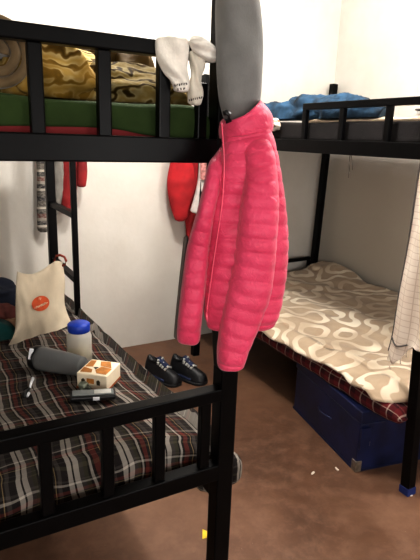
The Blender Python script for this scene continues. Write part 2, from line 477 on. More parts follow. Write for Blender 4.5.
for x in (XL, LX):
    bar('side_rail', (x, LY+.02, ZB+.02), (x, LY+L-.02, ZB+.02), .036, .05, bedL)
    bar('side_rail', (x, LY+.02, .535), (x, LY+L-.02, .535), .036, .05, bedL)
bar('end_rail', (XL, LY+L, ZB+.02), (LX, LY+L, ZB+.02), .036, .05, bedL)
bar('end_rail', (XL, LY+L, .505), (LX, LY+L, .505), .036, .05, bedL)
obj('bed_base', box_bm(XL+.02, LX-.02, LY+.02, LY+L-.02, ZB-.002, ZB+.014), 'ply', bedL, False)
obj('bed_base', box_bm(XL+.02, LX-.02, LY+.11, LY+L-.02, .535, .552), 'ply', bedL, False)
YLAD = LY+L-.4994
bar('ladder_rail', (LX, YLAD, ZM-.06), (LX, YLAD, ZB+.02), .026, .024, bedL, side=(1, 0, 0))
for z in (1.072, .755, ):
    bar('ladder_rung', (LX, YLAD, z), (LX, LY+L, z-.006), .024, .026, bedL)

# ------------------------------------------------------------------ right bunk bed
bedR = thing('bunk_bed', 'black steel bunk bed on the right with dark upper mattress and blue cloth on top', 'bunk bed', (RX+W/2, RY+L/2, 0))
nb = at(407, 492.5, 'z', 0); nt = at(439, 160, 'x', RX)
pk = lambda z: lerp(nb, nt, (z-nb.z)/(nt.z-nb.z))
post(bedR, [nb, pk(1.86)], .045)
post(bedR, [at(195, 355, 'z', 0), (RX+.01, RY+L, 1.84)])
post(bedR, [(2.725, RY+L, 0), (2.779, RY+L, 1.868)], .046)
post(bedR, [(RX+W, RY, 0), (RX+W, RY, 1.86)])
bx_ = bar_bm(nb-V((0, 0, 0)), pk(.035), .049, .049, .002, side=(1, 0, 0))
ft = obj('foot_cap', bx_, 'metal_blue', bedR, False); ft['label'] = 'blue painted foot of the near leg'
XF = RX-.006
ynear = pk(1.4).y
bar('guard_rail', (XF, ynear, ZG-.015), (XF, 2.105, ZG-.015), .03, .03, bedR)
bar('base_rail', (XF, ynear, ZB+.03), (XF, RY+L, ZB+.03), .036, .062, bedR)
for y in (2.093, 1.832, 1.563):
    bar('baluster', (XF, y, ZB+.05), (XF, y, ZG-.028), .026, .024, bedR, side=(0, 1, 0))
for y in (ynear+.02, RY+L):
    bar('end_rail', (RX, y, ZB+.03), (RX+W, y, ZB+.03), .036, .05, bedR)
bar('side_rail', (RX+W, RY, ZB+.03), (RX+W, RY+L, ZB+.03), .036, .05, bedR)
obj('bed_base', box_bm(RX+.02, RX+W-.02, RY+.08, RY+L-.02, ZB+.035, ZB+.05), 'ply', bedR, False)
for x in (RX+.01, RX+W-.01):
    bar('side_rail', (x, RY+.1, .326), (x, RY+L-.02, .326), .024, .024, bedR)
bar('end_rail', (RX, RY+L-.02, .285), (RX+W, RY+L-.02, .285), .03, .03, bedR)
obj('bed_base', box_bm(RX+.03, RX+W-.03, RY+.1, RY+L-.04, .318, .332), 'ply', bedR, False)
yh = RY+L-.02
hb = bmesh.new()
bar_bm((2.405, yh, .538), (2.675, yh, .545), .022, .028, .003, hb)
bar_bm((2.42, yh, .29), (2.42, yh, .53), .024, .022, .003, hb, side=(1, 0, 0))
bar_bm((2.665, yh, .29), (2.665, yh, .53), .024, .022, .003, hb, side=(1, 0, 0))
obj('head_frame', hb, 'metal', bedR, False)

# ------------------------------------------------------------------ left upper bunk bedding
def rounded_block(name, x0, x1, y0, y1, z0, z1, m, parent=None, bev=.03, wob=.006, seed=0, sub=14):
    bm = box_bm(x0, x1, y0, y1, z0, z1)
    bmesh.ops.subdivide_edges(bm, edges=bm.edges[:], cuts=sub, use_grid_fill=True)
    for v in bm.verts:
        p = v.co
        dx = min(p.x-x0, x1-p.x); dy = min(p.y-y0, y1-p.y); dz = min(p.z-z0, z1-p.z)
        c = V((max(x0+bev, min(x1-bev, p.x)), max(y0+bev, min(y1-bev, p.y)), max(z0+bev, min(z1-bev, p.z))))
        d = p-c
        if d.length > bev and bev > 0: v.co = c+d.normalized()*bev
        if abs(v.co.z-z0) > bev*.5: v.co += V((0, 0, wob*noise.noise(p*4+V((seed, 0, 0)))*2))
    o = obj(name, bm, m, parent)
    uv_box(o); return o
mu = tag(rounded_block('mattress', XL+.03, LX-.06, LY+.025, LY+L-.05, ZB+.016, 1.487, 'redmat', bev=.02), 'red patterned mattress on the upper left bunk', 'mattress')
# green sheet over it, hanging down the near edge
P = []
nx, ny = 60, 26
for i in range(ny+1):
    row = []
    for j in range(nx+1):
        x = lerp(XL+.03, LX-.052, j/nx)
        sag = .052+.012*noise.noise(V((x*5, 0, 3)))+.03*max(0, (x-.36)/.2)*(1 if x < .50 else 1)
        endl = max(0, (x-.50)/.066)
        if i <= 8:
            t = i/8; y = LY+.018-.004*math.sin(t*3); z = 1.502-sag*(1-t)-(.0 if t < 1 else 0)
            z = lerp(1.508-sag*(1-.35*endl), 1.500, t)
        else:
            t = (i-8)/(ny-8); y = lerp(LY+.022, LY+1.7, t**1.5); z = 1.506+.006*noise.noise(V((x*5, y*5, 0)))
        z += .006*noise.noise(V((x*9, y*4, 2)))
        y += .004*noise.noise(V((x*22, z*9, 7)))
        row.append(V((x, y, z-.03*max(0, (x-.53)/.036)**2)))
    P.append(row)
tag(grid_obj('bed_sheet', P, 'green', solid=.004), 'dark green sheet draped over the red mattress of the upper left bunk', 'sheet')

# rolled plush comforter at the far left: a spiral roll with its axis into the room
c0 = at(-4, 68, 'y', 1.09); rr = .068
sp = []
for k in range(0, 101):
    a = k/100*2.6*2*PI; q = lerp(.016, rr, k/100)
    sp.append((math.cos(a)*q, math.sin(a)*q))
P = []
for i in range(13):
    y = lerp(1.075, 1.20, i/12); e = .95 if i in (0, 12) else 1
    P.append([V((c0.x+sx*e+.004*noise.noise(V((sx*30, y*9, sz*30))), y, 1.512+rr+sz*e)) for sx, sz in sp])
roll = grid_obj('rolled_comforter', P, 'rollbrown', solid=.017)
tag(roll, 'rolled brown plush comforter at the far left on the upper bunk', 'comforter')
# gold printed blanket in crumpled folds
g = thing('satin_blanket', 'shiny gold scroll-printed blanket heaped on the green sheet', 'blanket', (.33, 1.2, 1.51))
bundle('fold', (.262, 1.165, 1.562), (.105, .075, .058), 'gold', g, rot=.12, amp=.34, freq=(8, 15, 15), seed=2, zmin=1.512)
bundle('fold', (.425, 1.17, 1.544), (.125, .075, .046), 'gold_shaded', g, rot=-.1, amp=.36, freq=(7, 18, 20), seed=5, zmin=1.512)
bundle('fold', (.515, 1.17, 1.538), (.06, .07, .036), 'gold_shaded', g, rot=-.2, amp=.4, freq=(12, 20, 22), seed=9, zmin=1.512)
bundle('fold', (.17, 1.16, 1.540), (.05, .06, .036), 'gold', g, rot=.3, amp=.36, freq=(14, 16, 18), seed=12, zmin=1.512)
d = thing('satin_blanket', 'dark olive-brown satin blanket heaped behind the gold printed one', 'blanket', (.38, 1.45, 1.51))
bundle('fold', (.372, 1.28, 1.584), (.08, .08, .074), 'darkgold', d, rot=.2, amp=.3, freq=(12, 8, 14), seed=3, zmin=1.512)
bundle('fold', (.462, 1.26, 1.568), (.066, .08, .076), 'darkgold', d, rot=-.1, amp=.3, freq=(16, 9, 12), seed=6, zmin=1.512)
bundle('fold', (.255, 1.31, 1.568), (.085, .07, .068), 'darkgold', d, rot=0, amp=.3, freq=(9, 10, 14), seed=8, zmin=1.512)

# socks over the guard rail
def D_at(u, v, y):
    p = at(u, v, 'y', y); return (p-O).dot(FH)
YS = LY-.030
def sock(label, rows, m, seed, marks=None):
    t = thing('sock', label, 'sock', atD(rows[0][0], rows[0][1], rows[0][3]), 'white socks over the guard rail')
    cloth_tube('sock_body', rows, m, t, nr=40, n=30, wr=.007, seed=seed, fold=.22, nfold=4)
    if marks:
        bm = bmesh.new()
        for (u0, v0, u1, v1, n, dp) in marks:
            for k in range(n):
                f = (k+.15)/n; g_ = (k+.15+random.choice((.35, .5, .6)))/n
                Dm = D_at(lerp(u0, u1, f), lerp(v0, v1, f), YS)-dp
                bar_bm(atD(lerp(u0, u1, f), lerp(v0, v1, f)+random.uniform(-.4, .4), Dm), atD(lerp(u0, u1, g_), lerp(v0, v1, g_)+random.uniform(-.4, .4), Dm), .0016, .004, 0, bm)
        obj('stitched_marks', bm, 'mark', t, False)['label'] = 'rows of tiny dark stitched letters on the cuff'
def srow(u, v, w, dp, y=YS): return (u, v, w, D_at(u, v, y), dp)
sock('white sock with a broad cuff, leftmost of those hung over the black guard rail',
     [srow(172, 37, 13, .012), srow(172, 42, 17, .020), srow(172.5, 55, 16.5, .018), srow(175, 67, 13.5, .017), srow(178.5, 76, 10, .016), srow(181, 84, 9, .015), srow(181, 92, 7, .012)],
     'white_sock', 1, [(174, 85.5, 188, 83.5, 6, .022), (177, 89.5, 186, 88.5, 3, .022)])
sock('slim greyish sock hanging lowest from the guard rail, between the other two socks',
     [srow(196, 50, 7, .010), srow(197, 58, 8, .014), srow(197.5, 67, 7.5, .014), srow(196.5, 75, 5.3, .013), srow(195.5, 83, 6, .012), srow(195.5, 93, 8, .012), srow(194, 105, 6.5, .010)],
     'grey_sock', 3, [(188.5, 100.5, 203, 97, 7, .018)])
sock('crumpled white sock lying over the rail beside the steel post',
     [srow(190, 40, 3.5, .012, YS-.02), srow(195.5, 43, 7.5, .022, YS-.02), srow(203.5, 48.5, 9.2, .028, YS-.02), srow(211.5, 54.5, 8.2, .026, YS-.02), srow(218.5, 58.5, 4.5, .014, YS-.02)], 'white_sock', 5)

# ------------------------------------------------------------------ grey knit hung over the post, pink jacket
PD = V((LXT, LY, 0)).dot(FH)                     # distance of the upper post
gk = thing('knit_garment', 'grey knit garment draped over the top of the bed post above the jacket', 'garment', (LXT, LY, 1.5))
GD = PD-.075
cloth_tube('cloth', [(236, -110, 10, PD, .03), (238, -92, 17, PD-.02, .075), (237, -55, 18, PD-.06, .06), (236.5, -20, 20, GD, .05), (238, 10, 23, GD, .046), (239.3, 40, 23.8, GD, .044), (239.4, 70, 23.2, GD, .042), (239.6, 95, 21.5, GD, .038), (239.3, 110, 18.5, GD, .034), (239, 124, 14, GD, .026)],
           'grey_knit', gk, nr=50, n=32, wr=.005, seed=4, fold=.05, nfold=4)

jk = thing('puffer_jacket', 'bright pink quilted puffer jacket hanging from the bed post', 'jacket', (LXT-.02, LY-.12, .95))
JD = PD-.115
def rows_lr(lst, D, dp): # (y, xl, xr[, dD, dpmul])
    out = []
    for r in lst:
        y, a, b = r[:3]; dd = r[3] if len(r) > 3 else 0; k = r[4] if len(r) > 4 else 1
        out.append(((a+b)/2, y, (b-a)/2, D+dd, dp*k))
    return out
cloth_tube('body', rows_lr([(124, 223, 264, .02, .5), (132, 221, 270, .015, .8), (150, 221, 276, .01, .95), (175, 217, 281), (200, 211, 285), (230, 206, 287.5), (260, 204, 287, 0, 1.05), (290, 203, 283), (312, 204, 278), (326, 208, 274, 0, .75)], JD, .052),
           'pink', jk, nr=170, n=56, puff=.10, pitch=14, wr=.005, seed=1, flat=.62, endk=.85)
cloth_tube('sleeve', rows_lr([(148, 220.5, 230, .04, .4), (158, 214, 228, .02, .7), (168, 207.5, 225, .004, .9), (190, 202.5, 220, -.004), (212, 197, 215, -.008), (231, 191.5, 212, -.01), (250, 186.5, 209.5, -.01), (275, 183, 207, -.01), (300, 180, 204, -.01), (325, 177.5, 201.5, -.01), (340, 177, 200, -.01, .8)], JD-.006, .044),
           'pink', jk, nr=150, n=40, puff=.10, pitch=14, wr=.005, seed=2, flat=.66, endk=.86)
cloth_tube('sleeve', rows_lr([(124, 244, 258, .055, .4), (136, 242, 268, .042, .75), (150, 241, 273, .028, .9), (170, 241.5, 276.5, .014), (190, 241, 278, .004), (210, 239, 278.5), (235, 236, 277), (260, 232, 275), (290, 226.5, 270.5), (318, 221, 260.5), (342, 217.5, 250.5), (358, 216.5, 245.5), (365, 218, 243, 0, .8)], JD-.034, .047),
           'pink', jk, nr=170, n=44, puff=.11, pitch=14, wr=.005, seed=3, flat=.72, endk=.8)
cs = cloth_tube('edge_strip', rows_lr([(236, 184, 189), (260, 181.2, 186), (290, 178, 183), (318, 175.2, 180), (338, 173.6, 179)], JD+.004, .012), 'grey_strip', jk, nr=30, n=14)
cs['label'] = 'grey strip showing along the edge of the sleeve'
# collar: a leaning band that the grey knit goes into
P = []
n = 44
for i in range(15):
    t = i/14
    row = []
    for k in range(n):
        th = 2*PI*k/n; cx, sy = math.cos(th), math.sin(th)
        lo = (221.5, 138.0, 270.5, 131.0); hi = (222, 122.5, 259.5, 102)
        a = [lerp(p_, q_, t) for p_, q_ in zip(lo, hi)]
        bul = 1+.05*math.sin(PI*t)
        u = (a[0]+a[2])/2+(a[2]-a[0])/2*cx*bul; v = (a[1]+a[3])/2+(a[3]-a[1])/2*cx
        v += (5.5*t*max(0, sy)*(1-abs(cx)**2)*(1 if cx < .9 else .5)) - 4*t*max(0, -sy)
        if cx > .5: u += 4.5*math.sin(PI*t)*(cx-.5)*2
        dp = lerp(.048, .050, t)*bul
        p = atD(u, v, JD+.012)-FH*(sy*dp)
        p += FH*(.004*noise.noise(V((u*.12, v*.2, 1))))
        row.append(p)
    P.append(row)
grid_obj('collar', P, 'pink', jk, closed_u=True, solid=.008)
# fold line under the collar, zip and hanging loop
zp = [(221.5, 122), (223, 140), (224.2, 165), (222.5, 200), (218, 232), (213.5, 262), (209.5, 290), (206.5, 314)]
zpts = [atD(*interp([(a, b) for a, b in zp], s*7/27), JD-.054+.012*(1-min(1, s/6))) for s in range(28)]
bm = bmesh.new()
zo = pipe('zip', zpts, .0014, 'zip', jk, 6); zo['label'] = 'pale pink zip down the front edge'
pipe('zip_pull', [atD(206.5, 312, JD-.058), atD(206.8, 317, JD-.06), atD(207.6, 322, JD-.06)], [.002, .003, .0015], 'zip', jk, 6)
lp = pipe('hanging_loop', [atD(224, 113, JD-.05), atD(226.5, 112.5, JD-.052), atD(229, 114, JD-.052), atD(229.5, 120, JD-.05), atD(225.5, 121, JD-.05)], .0055, 'blackplastic', jk, 8)
lp['label'] = 'black hanging loop at the collar'

# ------------------------------------------------------------------ lower left mattress
TX0, TX1, TY0, TY1 = XL+.04, LX+.03, LY+.045, LY+L-.05
def ztop(x, y):
    z = lerp(.700, .640, min(1, max(0, (y-1.05)/.75)))-.05*max(0, (y-1.8))
    return z + .014*noise.noise(V((x*3.2, y*2.2, 0))) + .007*noise.noise(V((x*9, y*5, 4)))
P, UVS = [], []
NX, NY = 90, 84
# profile across y: front face up, over the top, down the far face ; across x: right side falls to the rail
for i in range(NY+1):
    row, ur = [], []
    for j in range(NX+1):
        # front face: i 0..12 ; top: 12..NY
        s = j/NX
        if s < .88: x = lerp(TX0, TX1-.03, s/.88); side = 0
        else: x = TX1-.03; side = (s-.88)/.12
        fb = ZM+.012
        if i <= 14:
            t = i/14; y = TY0+.004+.010*math.sin(t*PI)*-1
            zt = ztop(x, TY0)-.012
            z = lerp(fb, zt, t)
            y += .016*max(0, t-.75)/.25
            y += .010*noise.noise(V((x*9, z*14, 1)))+.008*math.sin(x*23+z*14)*math.sin(PI*t)
            uvv = (x+.012*noise.noise(V((x*4, z*6, 9))), z-.7)
        else:
            t = (i-14)/(NY-14); y = lerp(TY0+.022, TY1, t**1.15); z = ztop(x, y); uvv = (x+.02*noise.noise(V((x*2, y*3, 9))), y-TY0)
        if side:
            a = min(1, side*1.7); zt = z
            x2 = TX1-.03+.035*math.sin(a*PI/2)+.008*noise.noise(V((0, y*8, side*3)))
            z2 = lerp(zt, .522, max(0, side-.05)**1.0) if i > 14 else z
            uvv = (uvv[0]+side*.1, uvv[1]); x = x2; z = z2
        elif s > .62:
            z -= .045*((s-.62)/.26)**2*(1 if i > 14 else i/14)
        row.append(V((x, y, z))); ur.append(uvv)
    P.append(row); UVS.append(ur)
ml = thing('mattress', 'soft mattress in a dark tartan cover on the lower left bunk', 'mattress', (LX-W/2, LY+L/2, ZM))
cv = grid_obj('tartan_cover', P, 'plaid', ml, uv=UVS, solid=.006)
bx = rounded_block('cover_corner', LX-.02, LX+.122, LY+.055, LY+.20, .487, .578, 'plaid', ml, bev=.038, wob=.02, seed=4, sub=10)
bx['label'] = 'bunched corner of the tartan cover sticking out past the post'

# ------------------------------------------------------------------ things on the lower left bunk
def zon(u, v, up=0):            # pixel -> point on the mattress top
    z = .66
    for _ in range(12):
        p = at(u, v, 'z', z); z = ztop(p.x, p.y)+.003
    return at(u, v, 'z', z+up)
# tote bag
bl, br_ = zon(8, 345), zon(72, 323)
bag = thing('tote_bag', 'cream canvas tote bag with an orange oval logo on the tartan mattress', 'bag', (bl+br_)/2)
DB = (bl-O).dot(FH); DB2 = (br_-O).dot(FH)
def bagpt(a, b):   # a across 0..1, b up 0..1 -> pixel of the front face
    left = interp([(8, 346), (15, 330), (15.5, 305), (16, 285), (17, 271.5)], b*4)
    right = interp([(72, 324), (67, 312), (64.5, 300), (65, 280), (62.5, 262)], b*4)
    u = lerp(left[0], right[0], a); v = lerp(left[1], right[1], a)
    if b > .7: v += (b-.7)/.3*(5.5*math.sin(PI*min(1, a*1.4))*(1 if a < .7 else .0) - 2.5*math.exp(-((a-.86)/.10)**2))
    v += 2.5*math.sin(PI*a)*(1-b)**2
    return u, v
def bag3(a, b, back):
    u, v = bagpt(a, b)
    D = lerp(DB, DB2, a)+.03*b
    bul = .055*math.sin(PI*min(1, max(0, a)))**.7*(math.sin(PI*(.12+.8*b)))**.8
    cr = .012*noise.noise(V((a*4, b*3, 2)))+.007*noise.noise(V((a*9+b*3, b*4, 6)))
    return atD(u, v, D+(.10*math.sin(PI*a)*(1-b*.75)+.012 if back else 0)-(0 if back else bul)+cr)
NA, NB = 34, 30
ring = []
for i in range(NB+1):
    b = i/NB
    ring.append([bag3(k/NA, b, False) for k in range(NA+1)]+[bag3(k/NA, b, True) for k in range(NA-1, 0, -1)])
grid_obj('bag_body', ring, 'canvas', bag, closed_u=True)
def oncloth(u, v, off):         # nearest front-face point by search
    best = None
    for i in range(61):
        for k in range(61):
            q = bagpt(i/60, k/60); e = (q[0]-u)**2+(q[1]-v)**2
            if best is None or e < best[0]: best = (e, i/60, k/60)
    p = bag3(best[1], best[2], False); D = (p-O).dot(FH)
    return atD(u, v, D-off)
lg = []
tl = math.radians(-22)
for r in (0.001, .35, .7, 1):
    row = []
    for k in range(28):
        a = 2*PI*k/28; x, y = 9.0*r*math.cos(a), 7.4*r*math.sin(a)
        row.append(oncloth(40.6+x*math.cos(tl)-y*math.sin(tl), 303.5+x*math.sin(tl)+y*math.cos(tl), .004))
    lg.append(row)
lo = grid_obj('logo', lg, 'orange', bag, closed_u=True); lo['label'] = 'orange oval logo printed on the bag'
bm = bmesh.new()
for x0, x1, y0, y1 in [(-7, -5.6, 1, 2), (-5, -3.6, 0, 2), (-3, -2, .6, 2), (-1.4, 0, .4, 2), (.6, 1.6, 0, 2), (2.2, 3.4, .4, 2), (4, 5, -.2, 1.6), (5.5, 7, .4, 1.4)]:
    for (xa, ya, xb, yb) in ((x0, y1, x0+.2, y0), (x0, y0, x1, y0+.2), (x1, y0, x1, y1)):
        f = lambda x, y: oncloth(40.6+x*math.cos(tl)-y*math.sin(tl), 304.5+x*math.sin(tl)+y*math.cos(tl), .0062)
        bar_bm(f(xa, ya), f(xb, yb), .0022, .0015, 0, bm)
for dx in (-1.2, 0.4):
    bar_bm(oncloth(40+dx, 300, .0062), oncloth(40.6+dx, 297.5, .0062), .0022, .0015, 0, bm)
obj('lettering', bm, 'cream', lo, False)
hd = [atD(*q, DB2+.02) for q in [(55, 268), (54.5, 260), (56, 256), (60, 255), (64.5, 257), (66.3, 261), (65, 264.5), (61.5, 266)]]
hh = pipe('handle', hd, .0055, 'strap', bag, 8); hh['label'] = 'rust-brown strap handle'

# jar with blue lid
jb = zon(80, 360); sj = (jb-O).dot(FW)/FPX
jar = thing('jar', 'tall clear plastic jar with a blue screw lid and cream powder inside', 'jar', jb)
rj = 12*sj; hj = 37*sj
lathe('jar_body', [(0, 0), (rj*.85, 0), (rj, .006), (rj, hj*.70), (rj*.93, hj*.78), (rj*.8, hj*.84), (rj*.8, hj*.9)], 'clearplastic', jar, jb)
lathe('powder', [(0, .004), (rj*.86, .004), (rj*.88, .01), (rj*.88, hj*.30), (0, hj*.36)], 'powder', jar, jb)
lathe('lid', [(0, hj*.84), (rj*.86, hj*.84), (rj*.9, hj*.86), (rj*.9, hj*1.04), (rj*.8, hj*1.07), (0, hj*1.07)], 'bluelid', jar, jb)
# shaker bottle lying down
a_ = zon(39, 369); b_ = zon(88, 379)
ax = (b_-a_); ln = ax.length; ax.normalize(); rb = .041
sh = thing('shaker_bottle', 'smoky grey shaker bottle with a black cap lying on its side', 'bottle', a_)
base = a_+V((0, 0, rb*1.02))-ax*.018
lathe('bottle_body', [(0, .024), (rb*.98, .026), (rb, .04), (rb*.93, ln*.6), (rb*.78, ln*.98), (rb*.7, ln), (0, ln)], 'smoke', sh, base, ax)
lathe('cap', [(0, -.002), (rb*.85, 0), (rb*1.04, .006), (rb*1.04, .026), (rb*.9, .030)], 'blackplastic', sh, base, ax)
sd_ = (V((0, 0, 1))*.75-FH*.65).normalized()
sb = bar('cap_strap', base+ax*.004+sd_*(rb*1.08)+V((0, 0, .008)), base+ax*.002+(sd_-V((0, 0, .55))).normalized()*(rb*1.08), .008, .004, sh, 'whiteplastic'); sb['label'] = 'white band on the black cap'
# cake/spice box
k0 = zon(77, 388); k1 = zon(107, 392.5); k2 = zon(125, 380)
byy = k0-k1; byy.z = 0; bw = byy.length; byy.normalize()
bxx = V((byy.y, -byy.x, 0)); bxl = abs((k2-k1).dot(bxx)); bxx = bxx if (k2-k1).dot(bxx) > 0 else -bxx; bh = .052
kb = thing('carton', 'cream and orange printed carton beside the black remote case', 'box', k1)
zz = max(ztop(k1.x, k1.y), ztop(k2.x, k2.y))+.005
def kp(a, b, c): return V((k1.x, k1.y, zz))+bxx*(a*bxl)+byy*(b*bw)+V((0, 0, c*bh))
def quad(name, cs, m, parent, th=.0008):
    bm = bmesh.new(); vs = [bm.verts.new(c) for c in cs]; bm.faces.new(vs)
    o = obj(name, bm, m, parent, False); s = o.modifiers.new('t', 'SOLIDIFY'); s.thickness = th; s.offset = 0; return o
def kbox(c0, c1, e=0):
    bm = bmesh.new(); vs = [bm.verts.new(kp(a, b, c)) for a in (0-e, 1+e) for b in (0-e, 1+e) for c in (c0, c1)]
    for f in ((0, 1, 3, 2), (4, 6, 7, 5), (0, 4, 5, 1), (2, 3, 7, 6), (0, 2, 6, 4), (1, 5, 7, 3)): bm.faces.new([vs[i] for i in f])
    return bm
o = obj('carton_body', kbox(.0, 1.0), 'boxcream', kb, False); mod_bevel(o, .003)
o = obj('carton_base', kbox(-.02, .10, .012), 'boxbrown', kb, False); o['label'] = 'orange-brown bottom edge of the carton'
for cs, m in (([(.10, .08, 1), (.50, .06, 1), (.56, .42, 1), (.30, .52, 1), (.12, .40, 1)], 'boxorange'),
              ([(.55, .10, 1), (.94, .30, 1), (.90, .62, 1), (.62, .50, 1)], 'boxorange'),
              ([(.12, .56, 1), (.30, .62, 1), (.40, .95, 1), (.08, .92, 1)], 'boxorange'),
              ([(.50, .70, 1), (.92, .78, 1), (.88, .95, 1), (.45, .93, 1)], 'boxorange'),
              ([(.34, .54, 1), (.50, .50, 1), (.46, .66, 1)], 'boxdark')):
    quad('printed_panel', [kp(a, b, c)+V((0, 0, .001)) for a, b, c in cs], m, kb)
for bc in (.28, .78):
    quad('printed_mark', [kp(0, b, c)-bxx*.001 for b, c in ((bc-.05, .35), (bc+.05, .35), (bc+.06, .6), (bc, .7), (bc-.06, .6))], 'boxdark', kb)
quad('printed_panel', [kp(0, b, c)-bxx*.001 for b, c in ((.42, .40), (.66, .40), (.66, .72), (.42, .72))], 'boxorange', kb)
# black case with grey top
r0, r1 = zon(70, 404), zon(116, 401)
rm = thing('remote_case', 'slim black case with a grey top lying at the mattress edge', 'case', r0)
rx_ = (r1-r0); rl = rx_.length; rx_.normalize(); ry_ = V((-rx_.y, rx_.x, 0)).normalized(); rz_ = rx_.cross(ry_)
def rbox(a0, a1, b0, b1, c0, c1):
    bm = bmesh.new(); vs = [bm.verts.new(r0+rx_*a+ry_*b+rz_*c+V((0, 0, .004))) for a in (a0, a1) for b in (b0, b1) for c in (c0, c1)]
    for f in ((0, 1, 3, 2), (4, 6, 7, 5), (0, 4, 5, 1), (2, 3, 7, 6), (0, 2, 6, 4), (1, 5, 7, 3)): bm.faces.new([vs[i] for i in f])
    return bm
o = obj('case_body', rbox(0, rl, 0, .05, 0, .015), 'blackplastic', rm, False); mod_bevel(o, .005)
o = obj('top_plate', rbox(.006, rl-.006, .008, .044, .0152, .0172), 'greyplastic', rm, False); mod_bevel(o, .002)
o = obj('screen', rbox(.07, .12, .014, .038, .0172, .0182), 'silver', rm, False)
o = obj('white_tab', rbox(.066, .085, -.004, .001, .004, .013), 'whiteplastic', rm, False)
# crumpled foil
f_ = zon(85, 390)
tag(bundle('foil_wrapper', f_+V((0, 0, .012)), (.018, .014, .014), 'foil', None, amp=.6, freq=(60, 60, 60), seed=4, nu=24, nv=14), 'small crumpled foil wrapper in front of the carton', 'wrapper')
# earbuds
e = thing('earphones', 'white and black earphones lying left of the bottle', 'earphones', zon(28, 392))
up = V((0, 0, .006))
pipe('ear_stem', [zon(33, 380)+up, zon(31, 385)+up, zon(30, 390)+up], [.0055, .0045, .003], 'whiteplastic', e)
pipe('ear_stem', [zon(29, 395)+up, zon(27.5, 398)+up], [.005, .0035], 'whiteplastic', e)
pipe('ear_bud', [zon(30, 390)+up, zon(27, 393)+up, zon(24, 396)+up, zon(24.5, 399)+up], [.003, .006, .008, .004], 'blackplastic', e)

# clothes behind the bag
tag(bundle('folded_garment', zon(2, 318)+V((-.02, .10, .07)), (.10, .10, .085), 'navycloth', None, amp=.25, freq=(10, 10, 14), seed=1, zmin=.63), 'dark navy garment heaped at the back, left of the tote bag', 'garment')
tag(bundle('cloth_heap', zon(1, 331)+V((.0, .05, .045)), (.075, .06, .055), 'dustypink', None, amp=.3, freq=(16, 16, 18), seed=2, zmin=.63), 'dusty pink cloth heaped in front of the navy garment', 'cloth')
tag(bundle('cloth_scrap', zon(12, 332)+V((.0, .0, .025)), (.028, .03, .035), 'tan', None, amp=.3, freq=(26, 26, 26), seed=3, zmin=.635), 'small tan cloth squeezed against the side of the tote bag', 'cloth')
pc = zon(1, 340); 
pl = thing('plate', 'teal plastic plate leaning among the clothes at the left edge', 'plate', pc)
axp = V((.25, -.75, .75)).normalized()
lathe('dish', [(0, 0), (.035, .001), (.058, .012), (.060, .013), (.036, .005), (0, .004)], 'teal', pl, pc+V((0, .02, .022)), axp)

# ------------------------------------------------------------------ shoes on the floor beyond the bed
def shoe(label, toe, heel, seed):
    z0 = .001
    t = thing('shoe', label, 'shoe', ((toe[0]+heel[0])/2, (toe[1]+heel[1])/2, z0), None)
    a, b = V((heel[0], heel[1], 0)), V((toe[0], toe[1], 0)); d_ = b-a; ln_ = d_.length; d_.normalize(); s_ = V((-d_.y, d_.x, 0))
    wid = [(0, .032), (.05, .042), (.2, .046), (.4, .046), (.6, .054), (.8, .054), (.93, .042), (1, .016)]
    hts = [(0, .098), (.05, .128), (.2, .100), (.38, .102), (.55, .085), (.75, .065), (.93, .048), (1, .016)]
    def lu(tab, q):
        for (q0, v0), (q1, v1) in zip(tab[:-1], tab[1:]):
            if q <= q1: return lerp(v0, v1, (q-q0)/(q1-q0))
        return tab[-1][1]
    P, S = [], []
    for i in range(25):
        q = i/24; w = lu(wid, q); h = lu(hts, q); c = a+d_*(q*ln_)
        P.append([c+s_*(math.copysign(abs(math.cos(th))**.75, math.cos(th))*w*(1-.38*max(0, math.sin(th)))*1)+V((0, 0, z0+.014+max(0, math.sin(th))**.8*h)) for th in [PI*k/14 for k in range(15)]])
        S.append([c+s_*(x*w*1.06)+V((0, 0, z0+zz_)) for x, zz_ in ((-1, 0), (-1.04, .010), (-1, .018), (1, .018), (1.04, .010), (1, 0))])
    up_ = grid_obj('upper', P, 'shoeblack', t, solid=.003)
    grid_obj('sole', S, 'shoesole', t, closed_u=True, cap=True)
    # collar opening
    cpts = []
    for k in range(17):
        th = 2*PI*k/16; q = .20+.155*math.cos(th)
        cpts.append(a+d_*(q*ln_)+s_*(.023*math.sin(th))+V((0, 0, z0+.118+.006*math.cos(2*th))))
    pipe('collar', cpts, .007, 'shoeblack', t, 8)
    tg = grid_obj('tongue', [[a+d_*(q*ln_)+s_*x+V((0, 0, z0+.016+hh_)) for x in (-.018, 0, .018)] for q, hh_ in ((.34, .125), (.42, .110), (.55, .092), (.64, .080))], 'lacenavy', t, solid=.005)
    for q in (.40, .47, .54, .61):
        hz = lu(hts, q)+z0+.0165
        sg = 1 if int(q*100) % 2 else -1
        pipe('lace', [a+d_*(q*ln_)+s_*(-.027)+V((0, 0, hz-.012)), a+d_*((q+.02*sg)*ln_)+V((0, 0, hz+.004)), a+d_*((q+.03*sg)*ln_)+s_*.027+V((0, 0, hz-.012))], .0075, 'lace', t, 6)
    pipe('lace', [a+d_*(.4*ln_)+s_*x+V((0, 0, z0+.122+y_)) for x, y_ in ((-.004, 0), (-.022, .012), (-.033, -.002), (-.020, -.01), (0, .002), (.022, .012), (.033, -.004), (.02, -.012), (.004, 0))], .0055, 'lace', t, 6)
    pn = grid_obj('side_panel', [[a+d_*(q*ln_)-s_*(lu(wid, q)*1.03)+V((0, 0, z0+.018+hz)) for hz in (.002, .011, .020)] for q in (.3, .4, .5, .6, .7)], 'lacenavy', t, solid=.002)
shoe('black lace-up shoe on the floor under the jacket, farther from the steel posts', (1.24, 2.54), (1.13, 2.775), 1)
